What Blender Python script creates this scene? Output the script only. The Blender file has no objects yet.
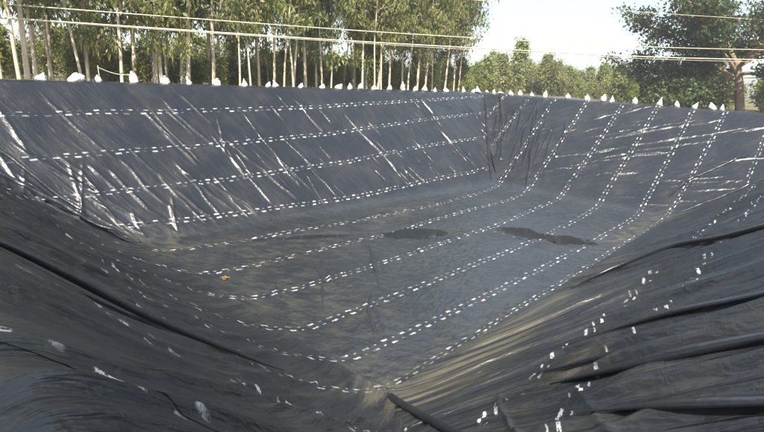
import bpy, math, random
import numpy as np
from mathutils import Matrix, Vector

# ------------------------------------------------------------------ camera, world, sun, exposure
scene = bpy.context.scene
col = scene.collection
R = math.radians
cam_d = bpy.data.cameras.new('camera'); cam = bpy.data.objects.new('camera', cam_d); col.objects.link(cam)
YAW, PITCH, ROLL = R(48.545), R(15.438), R(3.331)
cam_d.sensor_width = 36.0; cam_d.lens = 508.268 / 764 * 36; cam_d.clip_end = 3000; cam_d.clip_start = 0.05
fwd = Vector((math.sin(YAW) * math.cos(PITCH), math.cos(YAW) * math.cos(PITCH), -math.sin(PITCH)))
rgt = Vector((math.cos(YAW), -math.sin(YAW), 0)); upv = rgt.cross(fwd)
r2 = rgt * math.cos(ROLL) + upv * math.sin(ROLL); u2 = upv * math.cos(ROLL) - rgt * math.sin(ROLL)
m3 = Matrix((r2, u2, -fwd)).transposed()
cam.matrix_world = Matrix.Translation((0, 0, 1.0)) @ m3.to_4x4()
scene.camera = cam

SUN_AZ, SUN_EL = R(232), R(47)          # azimuth the light comes from, clockwise from +Y
world = bpy.data.worlds.new('World'); scene.world = world; world.use_nodes = True
wn = world.node_tree.nodes; wl = world.node_tree.links; wn.clear()
sky = wn.new('ShaderNodeTexSky'); sky.sky_type = 'NISHITA'; sky.sun_disc = False
sky.sun_elevation = SUN_EL; sky.sun_rotation = SUN_AZ
sky.air_density = 1.0; sky.dust_density = 2.0; sky.ozone_density = 1.0; sky.altitude = 50
bg = wn.new('ShaderNodeBackground'); bg.inputs['Strength'].default_value = 0.12
veil = wn.new('ShaderNodeMix'); veil.data_type = 'RGBA'; veil.inputs[0].default_value = .3; veil.inputs[7].default_value = (5.2, 5.3, 5.4, 1)   # even milky veil over the whole sky
wl.new(sky.outputs[0], veil.inputs[6])
wo = wn.new('ShaderNodeOutputWorld'); wl.new(veil.outputs[2], bg.inputs[0]); wl.new(bg.outputs[0], wo.inputs[0])
sun_d = bpy.data.lights.new('sun', 'SUN'); sun_d.energy = 4.8; sun_d.angle = R(0.6); sun_d.color = (1.0, 0.94, 0.84)
sun = bpy.data.objects.new('sun', sun_d); col.objects.link(sun)
sdir = Vector((math.sin(SUN_AZ) * math.cos(SUN_EL), math.cos(SUN_AZ) * math.cos(SUN_EL), math.sin(SUN_EL)))
sun.rotation_euler = (-sdir).to_track_quat('-Z', 'Y').to_euler(); sun.location = sdir * 60
vs = scene.view_settings; vs.view_transform = 'Standard'; vs.look = 'None'; vs.gamma = 1; vs.use_curve_mapping = False
vs.exposure = 1.05

# ------------------------------------------------------------------ helpers
def tag(o, label=None, cat=None, group=None, kind=None):
    if label: o['label'] = label
    if cat: o['category'] = cat
    if group: o['group'] = group
    if kind: o['kind'] = kind
    return o
def empty(name, loc=(0, 0, 0)):
    o = bpy.data.objects.new(name, None); o.location = loc; o.empty_display_size = .3; col.objects.link(o); return o
def link(name, me, mat, parent=None, loc=None):
    o = bpy.data.objects.new(name, me); col.objects.link(o)
    if mat and not me.materials: me.materials.append(mat)
    if parent: o.parent = parent
    if loc: o.location = loc
    return o
def np_mesh(name, V, F, smooth=True):
    V = np.asarray(V, np.float32); F = np.asarray(F, np.int32); k = F.shape[1]
    me = bpy.data.meshes.new(name)
    me.vertices.add(len(V)); me.vertices.foreach_set('co', V.ravel())
    me.loops.add(F.size); me.loops.foreach_set('vertex_index', F.ravel())
    me.polygons.add(len(F)); me.polygons.foreach_set('loop_start', np.arange(0, F.size, k, dtype=np.int32))
    me.polygons.foreach_set('use_smooth', np.full(len(F), smooth)); me.update(calc_edges=True)
    return me
ONES = ['', 'first', 'second', 'third', 'fourth', 'fifth', 'sixth', 'seventh', 'eighth', 'ninth', 'tenth', 'eleventh', 'twelfth',
        'thirteenth', 'fourteenth', 'fifteenth', 'sixteenth', 'seventeenth', 'eighteenth', 'nineteenth']
TENS = {2: 'twent', 3: 'thirt', 4: 'fort', 5: 'fift', 6: 'sixt', 7: 'sevent', 8: 'eight', 9: 'ninet'}
def ordinal(n):
    if n < 20: return ONES[n]
    t, u = divmod(n, 10)
    return TENS[t] + ('ieth' if u == 0 else 'y-' + ONES[u])

# BASE-BEGIN  (pure numpy: shape of the pond)
def hash2(ix, iy, seed):
    h = (ix.astype(np.int64) * 374761393 + iy.astype(np.int64) * 668265263 + seed * 1442695041) & 0x7fffffff
    h = ((h ^ (h >> 13)) * 1274126177) & 0x7fffffff
    return ((h ^ (h >> 16)) & 0xffff) / 65535.0
def noise(x, y, seed=0):
    x = np.asarray(x, float); y = np.asarray(y, float)
    ix = np.floor(x); iy = np.floor(y); fx = x - ix; fy = y - iy
    fx = fx * fx * fx * (fx * (fx * 6 - 15) + 10); fy = fy * fy * fy * (fy * (fy * 6 - 15) + 10)
    a = hash2(ix, iy, seed); b = hash2(ix + 1, iy, seed); c = hash2(ix, iy + 1, seed); d = hash2(ix + 1, iy + 1, seed)
    return (a + (b - a) * fx) * (1 - fy) + (c + (d - c) * fx) * fy
def fbm(x, y, seed=0, o=3):
    s = 0; a = .5; t = 0
    for i in range(o):
        s = s + a * noise(x * 2 ** i, y * 2 ** i, seed + i * 7); t += a; a *= .5
    return s / t
def ridged(x, y, seed=0, o=2):
    s = 0; a = .6; t = 0
    for i in range(o):
        n = 1 - np.abs(2 * noise(x * 2 ** i, y * 2 ** i, seed + i * 11) - 1); s = s + a * n ** 3; t += a; a *= .5
    return s / t
D = 6.28
FL = dict(L=(8.3, 20.45), B=(32.75, 18.25), R=(32.9, 6.7), N=(8.0, 6.6))
RM = dict(L=(0.45, 25.1), B=(41.9, 25.4), R=(41.8, -1.9), N=(0.3, -1.9))
def ldist(P, Q, x, y):
    dx, dy = Q[0] - P[0], Q[1] - P[1]; n = math.hypot(dx, dy)
    return ((x - P[0]) * dy - (y - P[1]) * dx) / n
SAG = dict(far=.12, right=.12, near=.2, left=.34)
def walls(x, y):
    out = {}
    for nm, a, b, s in (('far', 'L', 'B', -1), ('right', 'B', 'R', -1), ('near', 'R', 'N', -1), ('left', 'N', 'L', -1)):
        dF = s * ldist(FL[a], FL[b], x, y); dR = -s * ldist(RM[a], RM[b], x, y)
        t = dF / np.maximum(dF + dR, .5)
        out[nm] = t
    return out
def H(x, y):
    """resting height of the liner in plan"""
    x = np.asarray(x, float); y = np.asarray(y, float)
    w = walls(x, y); k = .22
    hs = []
    for nm, t in w.items():
        tt = np.clip(t, -1.5, 2.5)
        g = tt - SAG[nm] * np.clip(tt, 0, 1) * (1 - np.clip(tt, 0, 1)) * 1.2
        hs.append(-D + D * g)
    hs = np.stack(hs + [np.full_like(hs[0], -D)])
    m = hs.max(0)
    h = m + k * np.log(np.exp((hs - m) / k).sum(0)) - k * .0
    h = np.minimum(h, 3)
    # round the crest over to flat ground level
    kc = .10
    return -kc * np.log(np.exp(-np.clip(h, -20, 6) / kc) + 1.0)
# BASE-END

def smooth01(a, b, x):
    t = np.clip((x - a) / (b - a), 0, 1); return t * t * (3 - 2 * t)
rng = np.random.default_rng(11)
RIDGES = []      # x0, y0, x1, y1, width, height, wobble seed
def ridge(x0, y0, x1, y1, w, h): RIDGES.append((x0, y0, x1, y1, w, h, len(RIDGES)))

# far wall: long slack wrinkles running down to the right
def far_pt(s, t):      # s along 0..1, t up 0..1
    a = np.array(FL['L']) * (1 - s) + np.array(FL['B']) * s; b = np.array(RM['L']) * (1 - s) + np.array(RM['B']) * s
    return a * (1 - t) + b * t
def far_k(x): return np.clip(.95 - .7 * (x - 6) / 25, .2, 1.0)
for i in range(120):
    s = rng.uniform(-.02, .98); t0 = rng.uniform(.25, 1.0); ln = rng.uniform(.12, .55) * (1 if i % 4 else 1.5)
    p = far_pt(s, t0); q = far_pt(s, max(t0 - ln, .03)); kx = far_k(p[0]) * rng.uniform(.55, 1.4) if i % 6 else rng.uniform(-.5, .4)
    ridge(p[0], p[1], p[0] + kx * (p[1] - q[1]), q[1], rng.uniform(.035, .06), rng.uniform(.04, .09))
# right wall
def right_pt(s, t):
    a = np.array(FL['B']) * (1 - s) + np.array(FL['R']) * s; b = np.array(RM['B']) * (1 - s) + np.array(RM['R']) * s
    return a * (1 - t) + b * t
for i in range(26):     # tight near-vertical folds by the far corner
    s = rng.uniform(.02, .36); t0 = rng.uniform(.5, .98); p = right_pt(s, t0); q = right_pt(s + rng.uniform(-.05, .02), t0 - rng.uniform(.3, .6))
    ridge(p[0], p[1], q[0], q[1], rng.uniform(.05, .09), rng.uniform(.05, .11))
for i in range(38):     # slack wrinkles rising to the near side
    s = rng.uniform(.15, .92); t0 = rng.uniform(.04, .8); ln = rng.uniform(.06, .26); p = right_pt(s, t0); q = right_pt(s + ln, t0 + ln * (.35 + 1.3 * t0))
    ridge(p[0], p[1], q[0], q[1], rng.uniform(.04, .065), rng.uniform(.05, .09))
def near_c(x, y): return x + .55 * np.clip(y - 2.8, 0, 5) ** 1.6 * (1 - smooth01(12, 18, x))
def left_c(x, y): return y - .65 * x
# near wall: heavy draped folds running up the slope
def near_pt(s, t):
    a = np.array(FL['N']) * (1 - s) + np.array(FL['R']) * s; b = np.array(RM['N']) * (1 - s) + np.array(RM['R']) * s
    return a * (1 - t) + b * t
NEAR_F = [(rng.uniform(3, 30), rng.uniform(-1.5, 2.0), rng.uniform(1.5, 5.0), rng.uniform(.025, .08), rng.uniform(.03, .08)) for i in range(190)]   # label, low y, length, width, height
NEAR_F += [(7.9, -1.8, 4.9, .20, .26), (7.0, -1.8, 4.4, .20, .28), (6.1, -1.8, 4.0, .16, .22), (9.4, -1.5, 5.2, .14, .16), (8.75, -1.6, 5.6, .10, .14), (5.2, -1.8, 3.4, .14, .18), (11, -1, 5, .14, .15), (13.2, -1, 5.5, .14, .15)]
# left wall: folds running up the slope, gathered at the near corner
def left_pt(s, t):
    a = np.array(FL['N']) * (1 - s) + np.array(FL['L']) * s; b = np.array(RM['N']) * (1 - s) + np.array(RM['L']) * s
    return a * (1 - t) + b * t
for i in range(130):
    x0 = rng.uniform(.3, 4.5); y0 = rng.uniform(.5, 19); L = rng.uniform(1.0, 3.2); k = rng.uniform(.45, .85)
    ridge(x0, y0, x0 + L, y0 + k * L, rng.uniform(.035, .07), rng.uniform(.02, .05))
LEFT_F = [(rng.uniform(-1.5, 12), rng.uniform(-.4, 2.5), rng.uniform(2, 5), rng.uniform(.025, .07), rng.uniform(.02, .045)) for i in range(110)]
LEFT_F += [(2.1, -.5, 4.5, .07, .05), (1.5, -.5, 4, .07, .05), (.9, -.5, 4, .07, .05), (1.2, -.5, 4, .05, .04), (.5, -.5, 4, .05, .04), (2.9, -.5, 4.2, .07, .05), (1.75, -.5, 3, .05, .05)]
# floor: slack folds across the sheets and short crumples
for x0, y0, x1, y1, w, h in ((13.2, 14.9, 11.0, 11.6, .07, .08), (16.1, 15.6, 13.6, 11.3, .06, .09), (13.6, 12.6, 12.6, 10.7, .06, .07), (11.0, 10.5, 9.7, 8.5, .07, .09),
                             (11.4, 10.4, 10.2, 8.4, .05, .06), (20.2, 18.2, 18.6, 16.3, .06, .06), (10.2, 14.2, 9.2, 12.6, .05, .05), (17.2, 13.0, 15.6, 11.2, .05, .05)):
    ridge(x0, y0, x1, y1, w, h)
for i in range(240):
    x = rng.uniform(9, 32); y = rng.uniform(7, 18.5); a = rng.normal(1.1, .55); ln = rng.uniform(.3, 1.4)
    ridge(x, y, x + ln * math.cos(a), y + ln * math.sin(a), rng.uniform(.03, .06), rng.uniform(.012, .035))

BASIN = [(18.9, 14.4, 2.1, .9, -.5), (23.3, 11.2, 2.0, 1.1, -1.15), (24.2, 8.9, 1.3, .8, -1.0), (14.2, 17.3, 2.6, .30, -.5)]
def basin(x, y):
    d = np.zeros_like(x)
    for cx, cy, rx, ry, a in BASIN:
        c, s = math.cos(a), math.sin(a); px = (x - cx) * c + (y - cy) * s; py = -(x - cx) * s + (y - cy) * c
        d = np.maximum(d, np.exp(-(px / rx) ** 2 - (py / ry) ** 2))
    return d
def wrinkle(x, y):
    """displacement of the liner off its resting shape"""
    w = walls(x, y); tf, tr, tn, tl = w['far'], w['right'], w['near'], w['left']
    mx = np.maximum(np.maximum(tf, tr), np.maximum(tn, tl))
    wall = smooth01(.0, .08, mx)
    def dom(t): return smooth01(-.05, .06, t - np.maximum.reduce([v for v in (tf, tr, tn, tl) if v is not t])) * wall
    df, dr, dn, dl = dom(tf), dom(tr), dom(tn), dom(tl); fl = 1 - wall
    crest = 1 - smooth01(.97, 1.05, mx)
    h = (fbm(x * .45, y * .45, 3) - .5) * (.055 + .10 * (df + dr) + .03 * dl)
    wx = x + 1.2 * (noise(x * .35, y * .35, 21) - .5); wy = y + 1.2 * (noise(x * .35, y * .35, 22) - .5)
    # far wall: fine diagonals (x falls as y rises)
    fa = wx + far_k(x) * (wy - 22)
    h = h + df * (.03 * ridged(fa * .8, wy * .3, 31) + .009 * ridged(fa * 3.2, wy * .6, 32))
    # right wall
    h = h + dr * (.02 * ridged((wx + .8 * wy) * 1.1, (wy - .8 * wx) * .2, 33) + .010 * ridged((wx + .6 * wy) * 2.8, (wy - .8 * wx) * .5, 34))
    # near wall
    sx = near_c(x, y) + .25 * (noise(x * .3, y * .12, 24) - .5)
    if dn.max() > 0:
        g = .10 * ridged(sx * .95, y * .05, 35) + .06 * ridged(sx * 2.3, y * .09, 36) + .028 * ridged(sx * 5.5, y * .18, 46)
        for c0, y0, L, rw, rh in NEAR_F:
            m = (np.abs(sx - c0) < 5 * rw + .15) & (y > y0) & (y < y0 + L) & (dn > 0)
            if not m.any(): continue
            ym = y[m]; dd = sx[m] - c0 - .10 * (noise(ym * .5, ym * 0 + c0 * 3, 55) - .5); e = smooth01(y0, y0 + .3 * L, ym) * (1 - smooth01(y0 + .7 * L, y0 + L, ym))
            g[m] += rh * e * np.where(dd < 0, np.exp(-(dd / max(.045, .35 * rw)) ** 2), np.exp(-(np.abs(dd) / (2.0 * rw)) ** 1.2))
        h = h + dn * g
    # left wall
    sy = left_c(x, y) + .25 * (noise(x * .15, y * .3, 25) - .5)
    h = h + dl * (.035 * ridged(sy * .9, x * .08, 37) + .04 * ridged(sy * 2.3, x * .12, 38) + .020 * ridged(sy * 5.5, x * .25, 39))
    if dl.max() > 0:
        for c0, x0, L, rw, rh in LEFT_F:
            m = (np.abs(sy - c0) < 5 * rw + .15) & (x > x0) & (x < x0 + L) & (dl > 0)
            if not m.any(): continue
            xm = x[m]; dd = sy[m] - c0 - .10 * (noise(xm * .5, xm * 0 + c0 * 3, 56) - .5); e = smooth01(x0, x0 + .3 * L, xm) * (1 - smooth01(x0 + .7 * L, x0 + L, xm))
            h[m] += dl[m] * rh * e * np.where(dd < 0, np.exp(-(dd / max(.06, .4 * rw)) ** 2), np.exp(-(np.abs(dd) / (1.8 * rw)) ** 1.2))
    # floor crumple
    h = h + fl * (.03 * ridged(wx * .9, wy * .7, 40) + .03 * ridged(wx * 2.4, wy * 1.7, 41) + .02 * ridged(wx * 5.5, wy * 4.5, 42))
    bs = basin(x, y); h = h - (.24 * bs - .16 * bs * (noise(x * 1.3, y * 1.3, 63) - .3)) * fl
    xa, xb, ya, yb = x.min() - .5, x.max() + .5, y.min() - .5, y.max() + .5
    for (x0, y0, x1, y1, rw, rh, sd) in RIDGES:
        if max(x0, x1) < xa or min(x0, x1) > xb or max(y0, y1) < ya or min(y0, y1) > yb: continue
        dx, dy = x1 - x0, y1 - y0; L = math.hypot(dx, dy) + 1e-6; dx /= L; dy /= L
        m = (x > min(x0, x1) - .6) & (x < max(x0, x1) + .6) & (y > min(y0, y1) - .6) & (y < max(y0, y1) + .6)
        if not m.any(): continue
        px, py = x[m] - x0, y[m] - y0
        s = px * dx + py * dy; dd = px * dy - py * dx
        dd = dd + .22 * min(1, L / 2) * (noise(s * .9 + sd * 3.1, np.full_like(s, sd * 1.7), 51) - .5) + .05 * (noise(s * 3 + sd, np.full_like(s, sd * .7), 52) - .5)
        env = smooth01(0, .25, s / L) * smooth01(0, .25, 1 - s / L) * (.6 + .8 * noise(s * 1.1 + sd, np.full_like(s, sd * 2.3), 53))
        h[m] += rh * env * np.exp(-np.abs(dd / rw) ** 1.4)
    return h * (0.25 + .75 * crest)

def surf(x, y, off=0.0, wr=True):
    e = .03
    h = H(x, y); gx = (H(x + e, y) - H(x - e, y)) / (2 * e); gy = (H(x, y + e) - H(x, y - e)) / (2 * e)
    n = np.stack([-gx, -gy, np.ones_like(gx)], -1); n /= np.linalg.norm(n, axis=-1, keepdims=True)
    d = (wrinkle(x, y) if wr else 0) + off
    P = np.stack([x, y, h], -1) + n * np.asarray(d)[..., None] if np.ndim(d) else np.stack([x, y, h], -1) + n * d
    return P, n

# ------------------------------------------------------------------ materials
class NT:
    def __init__(s, name):
        s.m = bpy.data.materials.new(name); s.m.use_nodes = True; s.t = s.m.node_tree; s.n = s.t.nodes; s.b = s.n['Principled BSDF']
    def node(s, typ, **kw):
        n = s.n.new(typ)
        for k, v in kw.items():
            if k.startswith('i_'):
                key = k[2:]; n.inputs[int(key) if key.isdigit() else key].default_value = v
            else: setattr(n, k, v)
        return n
    def l(s, a, b): s.t.links.new(a, b)
    def math(s, op, a, b=None, c=None, clamp=False):
        n = s.n.new('ShaderNodeMath'); n.operation = op; n.use_clamp = clamp
        for i, v in enumerate((a, b, c)):
            if v is None: continue
            if isinstance(v, (int, float)): n.inputs[i].default_value = v
            else: s.l(v, n.inputs[i])
        return n.outputs[0]
    def mix(s, f, a, b):
        n = s.n.new('ShaderNodeMix'); n.data_type = 'RGBA'
        if isinstance(f, (int, float)): n.inputs[0].default_value = f
        else: s.l(f, n.inputs[0])
        for i, v in ((6, a), (7, b)):
            if isinstance(v, tuple): n.inputs[i].default_value = (*v, 1)
            else: s.l(v, n.inputs[i])
        return n.outputs[2]
    def ramp(s, f, a, b):
        n = s.n.new('ShaderNodeMapRange'); n.inputs[1].default_value = a; n.inputs[2].default_value = b; n.clamp = True; n.interpolation_type = 'SMOOTHSTEP'
        s.l(f, n.inputs[0]); return n.outputs[0]
    def noise(s, vec, scale, detail=3, rough=.55, dist=0):
        n = s.node('ShaderNodeTexNoise', i_Scale=scale, i_Detail=detail, i_Roughness=rough, i_Distortion=dist)
        if vec is not None: s.l(vec, n.inputs['Vector'])
        return n.outputs[0]

def liner_material(name, print_marks=True):
    t = NT(name); b = t.b
    geo = t.node('ShaderNodeNewGeometry'); pos = geo.outputs['Position']
    uv = t.node('ShaderNodeUVMap'); uv.uv_map = 'UVMap'
    dust = t.node('ShaderNodeAttribute'); dust.attribute_name = 'dust'
    n1 = t.noise(pos, .55, 7, .7); n2 = t.noise(pos, 6, 4, .6); n3 = t.noise(pos, 40, 2, .5)
    fl0 = t.node('ShaderNodeUVMap'); fl0.uv_map = 'flow'; nf = t.noise(fl0.outputs[0], 3.2, 5, .65, .2)
    d = t.math('MULTIPLY', t.ramp(t.math('ADD', t.math('MULTIPLY', n1, .5), t.math('MULTIPLY', nf, .5)), .45, .68), .16)
    d = t.math('ADD', d, t.math('MULTIPLY', dust.outputs['Fac'], t.ramp(nf, .36, .66)))
    d = t.math('MULTIPLY', d, t.math('ADD', .55, t.math('MULTIPLY', n3, .8)), clamp=True)
    base = t.mix(t.ramp(n1, .3, .7), (.009, .0112, .0152), (.014, .0165, .0215))
    sl = t.node('ShaderNodeAttribute'); sl.attribute_name = 'silt'
    base = t.mix(t.math('MULTIPLY', sl.outputs['Fac'], t.math('ADD', .35, t.math('MULTIPLY', n2, .7)), clamp=True), base, (.038, .046, .054))
    basec = t.mix(d, base, (.125, .115, .078))
    rough = t.math('ADD', .23, t.math('ADD', t.math('MULTIPLY', d, .3), t.math('MULTIPLY', n2, .12)))
    if print_marks:
        sep = t.node('ShaderNodeSeparateXYZ'); t.l(uv.outputs[0], sep.inputs[0]); U, V = sep.outputs[0], sep.outputs[1]
        P = .74
        cell = t.math('DIVIDE', U, P); idx = t.math('FLOOR', cell); fr = t.math('MULTIPLY', t.math('FRACT', cell), P)
        wn_ = t.node('ShaderNodeTexWhiteNoise', noise_dimensions='1D'); t.l(idx, wn_.inputs['W']); rnd = wn_.outputs['Value']
        def box(c, hw, x, soft):
            return t.ramp(t.math('ABSOLUTE', t.math('SUBTRACT', x, c)), hw + soft, hw - soft)
        Vj = t.math('ADD', V, t.math('MULTIPLY', t.math('SUBTRACT', rnd, .5), .035))
        big = t.math('MULTIPLY', box(.15, .108, fr, .018), box(.165, .037, Vj, .014))
        sml = t.math('MULTIPLY', box(.50, .05, fr, .012), box(.145, .024, Vj, .008))
        # strokes of the letters: uneven bars cut out of the block
        sv = t.node('ShaderNodeCombineXYZ'); t.l(t.math('MULTIPLY', U, 40), sv.inputs[0]); t.l(t.math('MULTIPLY', V, 20), sv.inputs[1])
        st = t.ramp(t.noise(sv.outputs[0], 1.0, 1, .5), .36, .50)
        mask = t.math('MAXIMUM', big, t.math('MULTIPLY', sml, .6))
        mask = t.math('MULTIPLY', mask, st)
        mask = t.math('MULTIPLY', mask, t.ramp(rnd, .04, .12))
        wear = t.ramp(t.noise(pos, 1.7, 5, .65), .36, .60)
        mask = t.math('MULTIPLY', mask, t.math('ADD', .16, t.math('MULTIPLY', wear, .84)), clamp=True)
        basec = t.mix(mask, basec, (.64, .65, .66))
        rough = t.math('ADD', rough, t.math('MULTIPLY', mask, .15))
    t.l(basec, b.inputs['Base Color']); t.l(rough, b.inputs['Roughness'])
    b.inputs['Specular IOR Level'].default_value = .55
    # fine creasing of the sheet
    fuv = t.node('ShaderNodeUVMap'); fuv.uv_map = 'flow'
    sepf = t.node('ShaderNodeSeparateXYZ'); t.l(fuv.outputs[0], sepf.inputs[0]); near_f = t.ramp(sepf.outputs[0], 105, 112)   # the two banks whose slack gathers in tight creases
    cr = t.noise(fuv.outputs[0], 4.0, 3, .5, .25); cr2 = t.noise(fuv.outputs[0], 13.0, 2, .5, .4)
    cr = t.math('ADD', t.math('ABSOLUTE', t.math('SUBTRACT', cr, .5)), t.math('MULTIPLY', t.math('ABSOLUTE', t.math('SUBTRACT', cr2, .5)), t.math('SUBTRACT', -.28, t.math('MULTIPLY', near_f, .55))))
    cr3 = t.noise(fuv.outputs[0], 30.0, 2, .5, .3); cr = t.math('ADD', cr, t.math('MULTIPLY', t.math('ABSOLUTE', t.math('SUBTRACT', cr3, .5)), t.math('SUBTRACT', -.05, t.math('MULTIPLY', near_f, .30))))
    ck = t.math('ABSOLUTE', t.math('SUBTRACT', t.noise(pos, 3.2, 3, .5, .9), .5))
    cr = t.math('ADD', cr, t.math('MULTIPLY', ck, .42))
    bm = t.node('ShaderNodeBump', i_Strength=.8, i_Distance=.06); t.l(t.math('ADD', cr, t.math('MULTIPLY', n3, .03)), bm.inputs['Height'])
    t.l(bm.outputs[0], b.inputs['Normal'])
    return t.m
M_LINER = liner_material('liner_sheet_black')
M_PLAIN = liner_material('liner_black_plain', False)

def simple(name, c1, c2, scale=3, rough=.8, bump=.3, dist=.02):
    t = NT(name); geo = t.node('ShaderNodeTexCoord'); pos = geo.outputs['Object']
    n = t.noise(pos, scale, 4, .6); t.l(t.mix(t.ramp(n, .3, .7), c1, c2), t.b.inputs['Base Color']); t.b.inputs['Roughness'].default_value = rough
    bm = t.node('ShaderNodeBump', i_Strength=bump, i_Distance=dist); t.l(n, bm.inputs['Height']); t.l(bm.outputs[0], t.b.inputs['Normal'])
    return t.m
def leaf_mat(name, c1, c2, c3, trans=.35):
    t = NT(name); geo = t.node('ShaderNodeNewGeometry'); r = geo.outputs['Random Per Island']
    info = t.node('ShaderNodeObjectInfo')
    c = t.mix(t.ramp(r, .0, .6), c1, c2); c = t.mix(t.ramp(r, .75, 1.0), c, c3)
    hsv = t.node('ShaderNodeHueSaturation'); t.l(c, hsv.inputs['Color'])
    t.l(t.math('ADD', .85, t.math('MULTIPLY', info.outputs['Random'], .3)), hsv.inputs['Value'])
    t.l(t.math('ADD', .485, t.math('MULTIPLY', info.outputs['Random'], .03)), hsv.inputs['Hue'])
    t.l(hsv.outputs[0], t.b.inputs['Base Color']); t.b.inputs['Roughness'].default_value = .5
    tr = t.node('ShaderNodeBsdfTranslucent'); t.l(hsv.outputs[0], tr.inputs['Color'])
    ms = t.node('ShaderNodeMixShader', i_0=trans); t.l(t.b.outputs[0], ms.inputs[1]); t.l(tr.outputs[0], ms.inputs[2])
    t.l(ms.outputs[0], t.n['Material Output'].inputs['Surface'])
    return t.m
M_GROUND = simple('dry_earth', (.16, .12, .07), (.12, .13, .05), .6, .95)
M_BARK = simple('pale_bark', (.66, .58, .44), (.46, .38, .27), 2.2, .85)
M_BARK2 = simple('brown_bark', (.34, .24, .14), (.20, .14, .085), 2.5, .9)
M_LIMB = simple('tan_bark', (.32, .24, .15), (.18, .13, .08), 2.0, .9)
M_SACK = simple('white_sack', (.80, .79, .75), (.52, .49, .41), 5, .8)
M_TIE = simple('tie_cord', (.62, .58, .48), (.5, .46, .38), 9, .8)
M_WIRE = simple('pale_wire', (.62, .55, .42), (.5, .44, .33), 1, .6, .1)
M_EUC = leaf_mat('eucalyptus_leaf', (.135, .165, .05), (.25, .27, .08), (.40, .37, .15), .45)
M_SHRUB = leaf_mat('shrub_leaf', (.14, .18, .045), (.25, .28, .07), (.40, .33, .12), .45)
M_FAR = leaf_mat('young_tree_leaf', (.19, .22, .075), (.28, .30, .10), (.36, .35, .15), .45)
M_DARK = leaf_mat('dark_tree_leaf', (.028, .052, .014), (.06, .10, .024), (.14, .18, .045), .3)
M_GRASS = leaf_mat('dry_grass', (.17, .16, .06), (.26, .22, .10), (.12, .15, .045), .3)
M_SCRAP = simple('tan_scrap', (.26, .15, .06), (.17, .13, .08), 20, .8)

# ------------------------------------------------------------------ ground round the pond
def build_ground():
    """one sheet with the pond as its hole: rings of points from the crest out to the horizon"""
    rim = []
    o = 1.0
    c = [(RM['L'][0] - o, RM['L'][1] + o), (RM['B'][0] + o, RM['B'][1] + o), (RM['R'][0] + o, RM['R'][1] - o), (RM['N'][0] - o, RM['N'][1] - o)]
    for i in range(4):
        a, b = np.array(c[i]), np.array(c[(i + 1) % 4])
        for k in range(40): rim.append(a + (b - a) * k / 40)
    rim = np.array(rim); cen = np.array([20., 11.])
    V = []; rings = [-1.0, 0, .5, 1.2, 2.2, 3.5, 6, 10, 16, 25, 40, 70, 130, 300, 900, 2200]
    d = (rim - cen) / np.linalg.norm(rim - cen, axis=1, keepdims=True)
    for j, r in enumerate(rings):
        p = rim + d * r
        z = np.where(r < .6, -.06, -.06 - .75 * np.clip((r - .5) / 2.5, 0, 1))
        z = np.full(len(p), z, float) - (.10 if r < 0 else 0)
        if r > 3: z += .25 * (noise(p[:, 0] * .12, p[:, 1] * .12, 71) - .5)
        V.append(np.column_stack([p, z]))
    n = len(rim); F = []
    for j in range(len(rings) - 1):
        for i in range(n): F.append((j * n + i, j * n + (i + 1) % n, (j + 1) * n + (i + 1) % n, (j + 1) * n + i))
    me = np_mesh('ground', np.concatenate(V), np.array(F)[:, ::-1]); tag(link('ground', me, M_GROUND), kind='structure')
build_ground()

# ------------------------------------------------------------------ the pond liner
liner = empty('pond_liner', (20, 12, -D)); tag(liner, 'vast wrinkled black plastic liner covering the empty pond floor and banks', 'pond liner')
def keep_parent(o):
    o.parent = liner; o.matrix_parent_inverse = Matrix.Translation((-20, -12, D))
MUD = [(20.5, 17.3, 4.5, 1.0, .3), (11, 16.5, 5, 3, .2), (9.2, 12, 3, 4, .2), (10.5, 5.6, 5.0, 1.2, .95), (16.5, 5.9, 5.0, .7, .7), (7.8, 5.9, 1.6, 1.6, .8), (28, 7.2, 4.5, .55, .7), (32.2, 6.6, 1.2, 1.0, .7), (8.6, 19.6, 1.6, 1.6, .6), (7.6, 2.4, 1.6, .5, .5), (9.5, 3.5, 5, 2, .16), (3.5, 5, 4, 5, .14), (6, 0, 3, 2, .06)]
def dust_at(x, y):
    d = np.zeros_like(x)
    for cx, cy, rx, ry, a in MUD:
        d = np.maximum(d, a * np.exp(-((x - cx) / rx) ** 2 - ((y - cy) / ry) ** 2))
    return np.clip(d * (.5 + fbm(x * .9, y * .9, 61)), 0, 1)
strip_no = [0]
def flow(x, y):
    """coordinates across and along the run of the creases"""
    w = walls(x, y); A = np.stack([w['far'], w['right'], w['near'], w['left'], np.full_like(x, .01)]); k = A.argmax(0)
    u = np.choose(k, [x + far_k(x) * (y - 22), x + .8 * y, near_c(x, y) + 140, left_c(x, y) + 200, x * .7 + .35 * y])
    v = np.choose(k, [y * .25, (y - .8 * x) * .2, y * .14 + 9, x * .14 + 5, y * .45])
    return u, v
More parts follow.
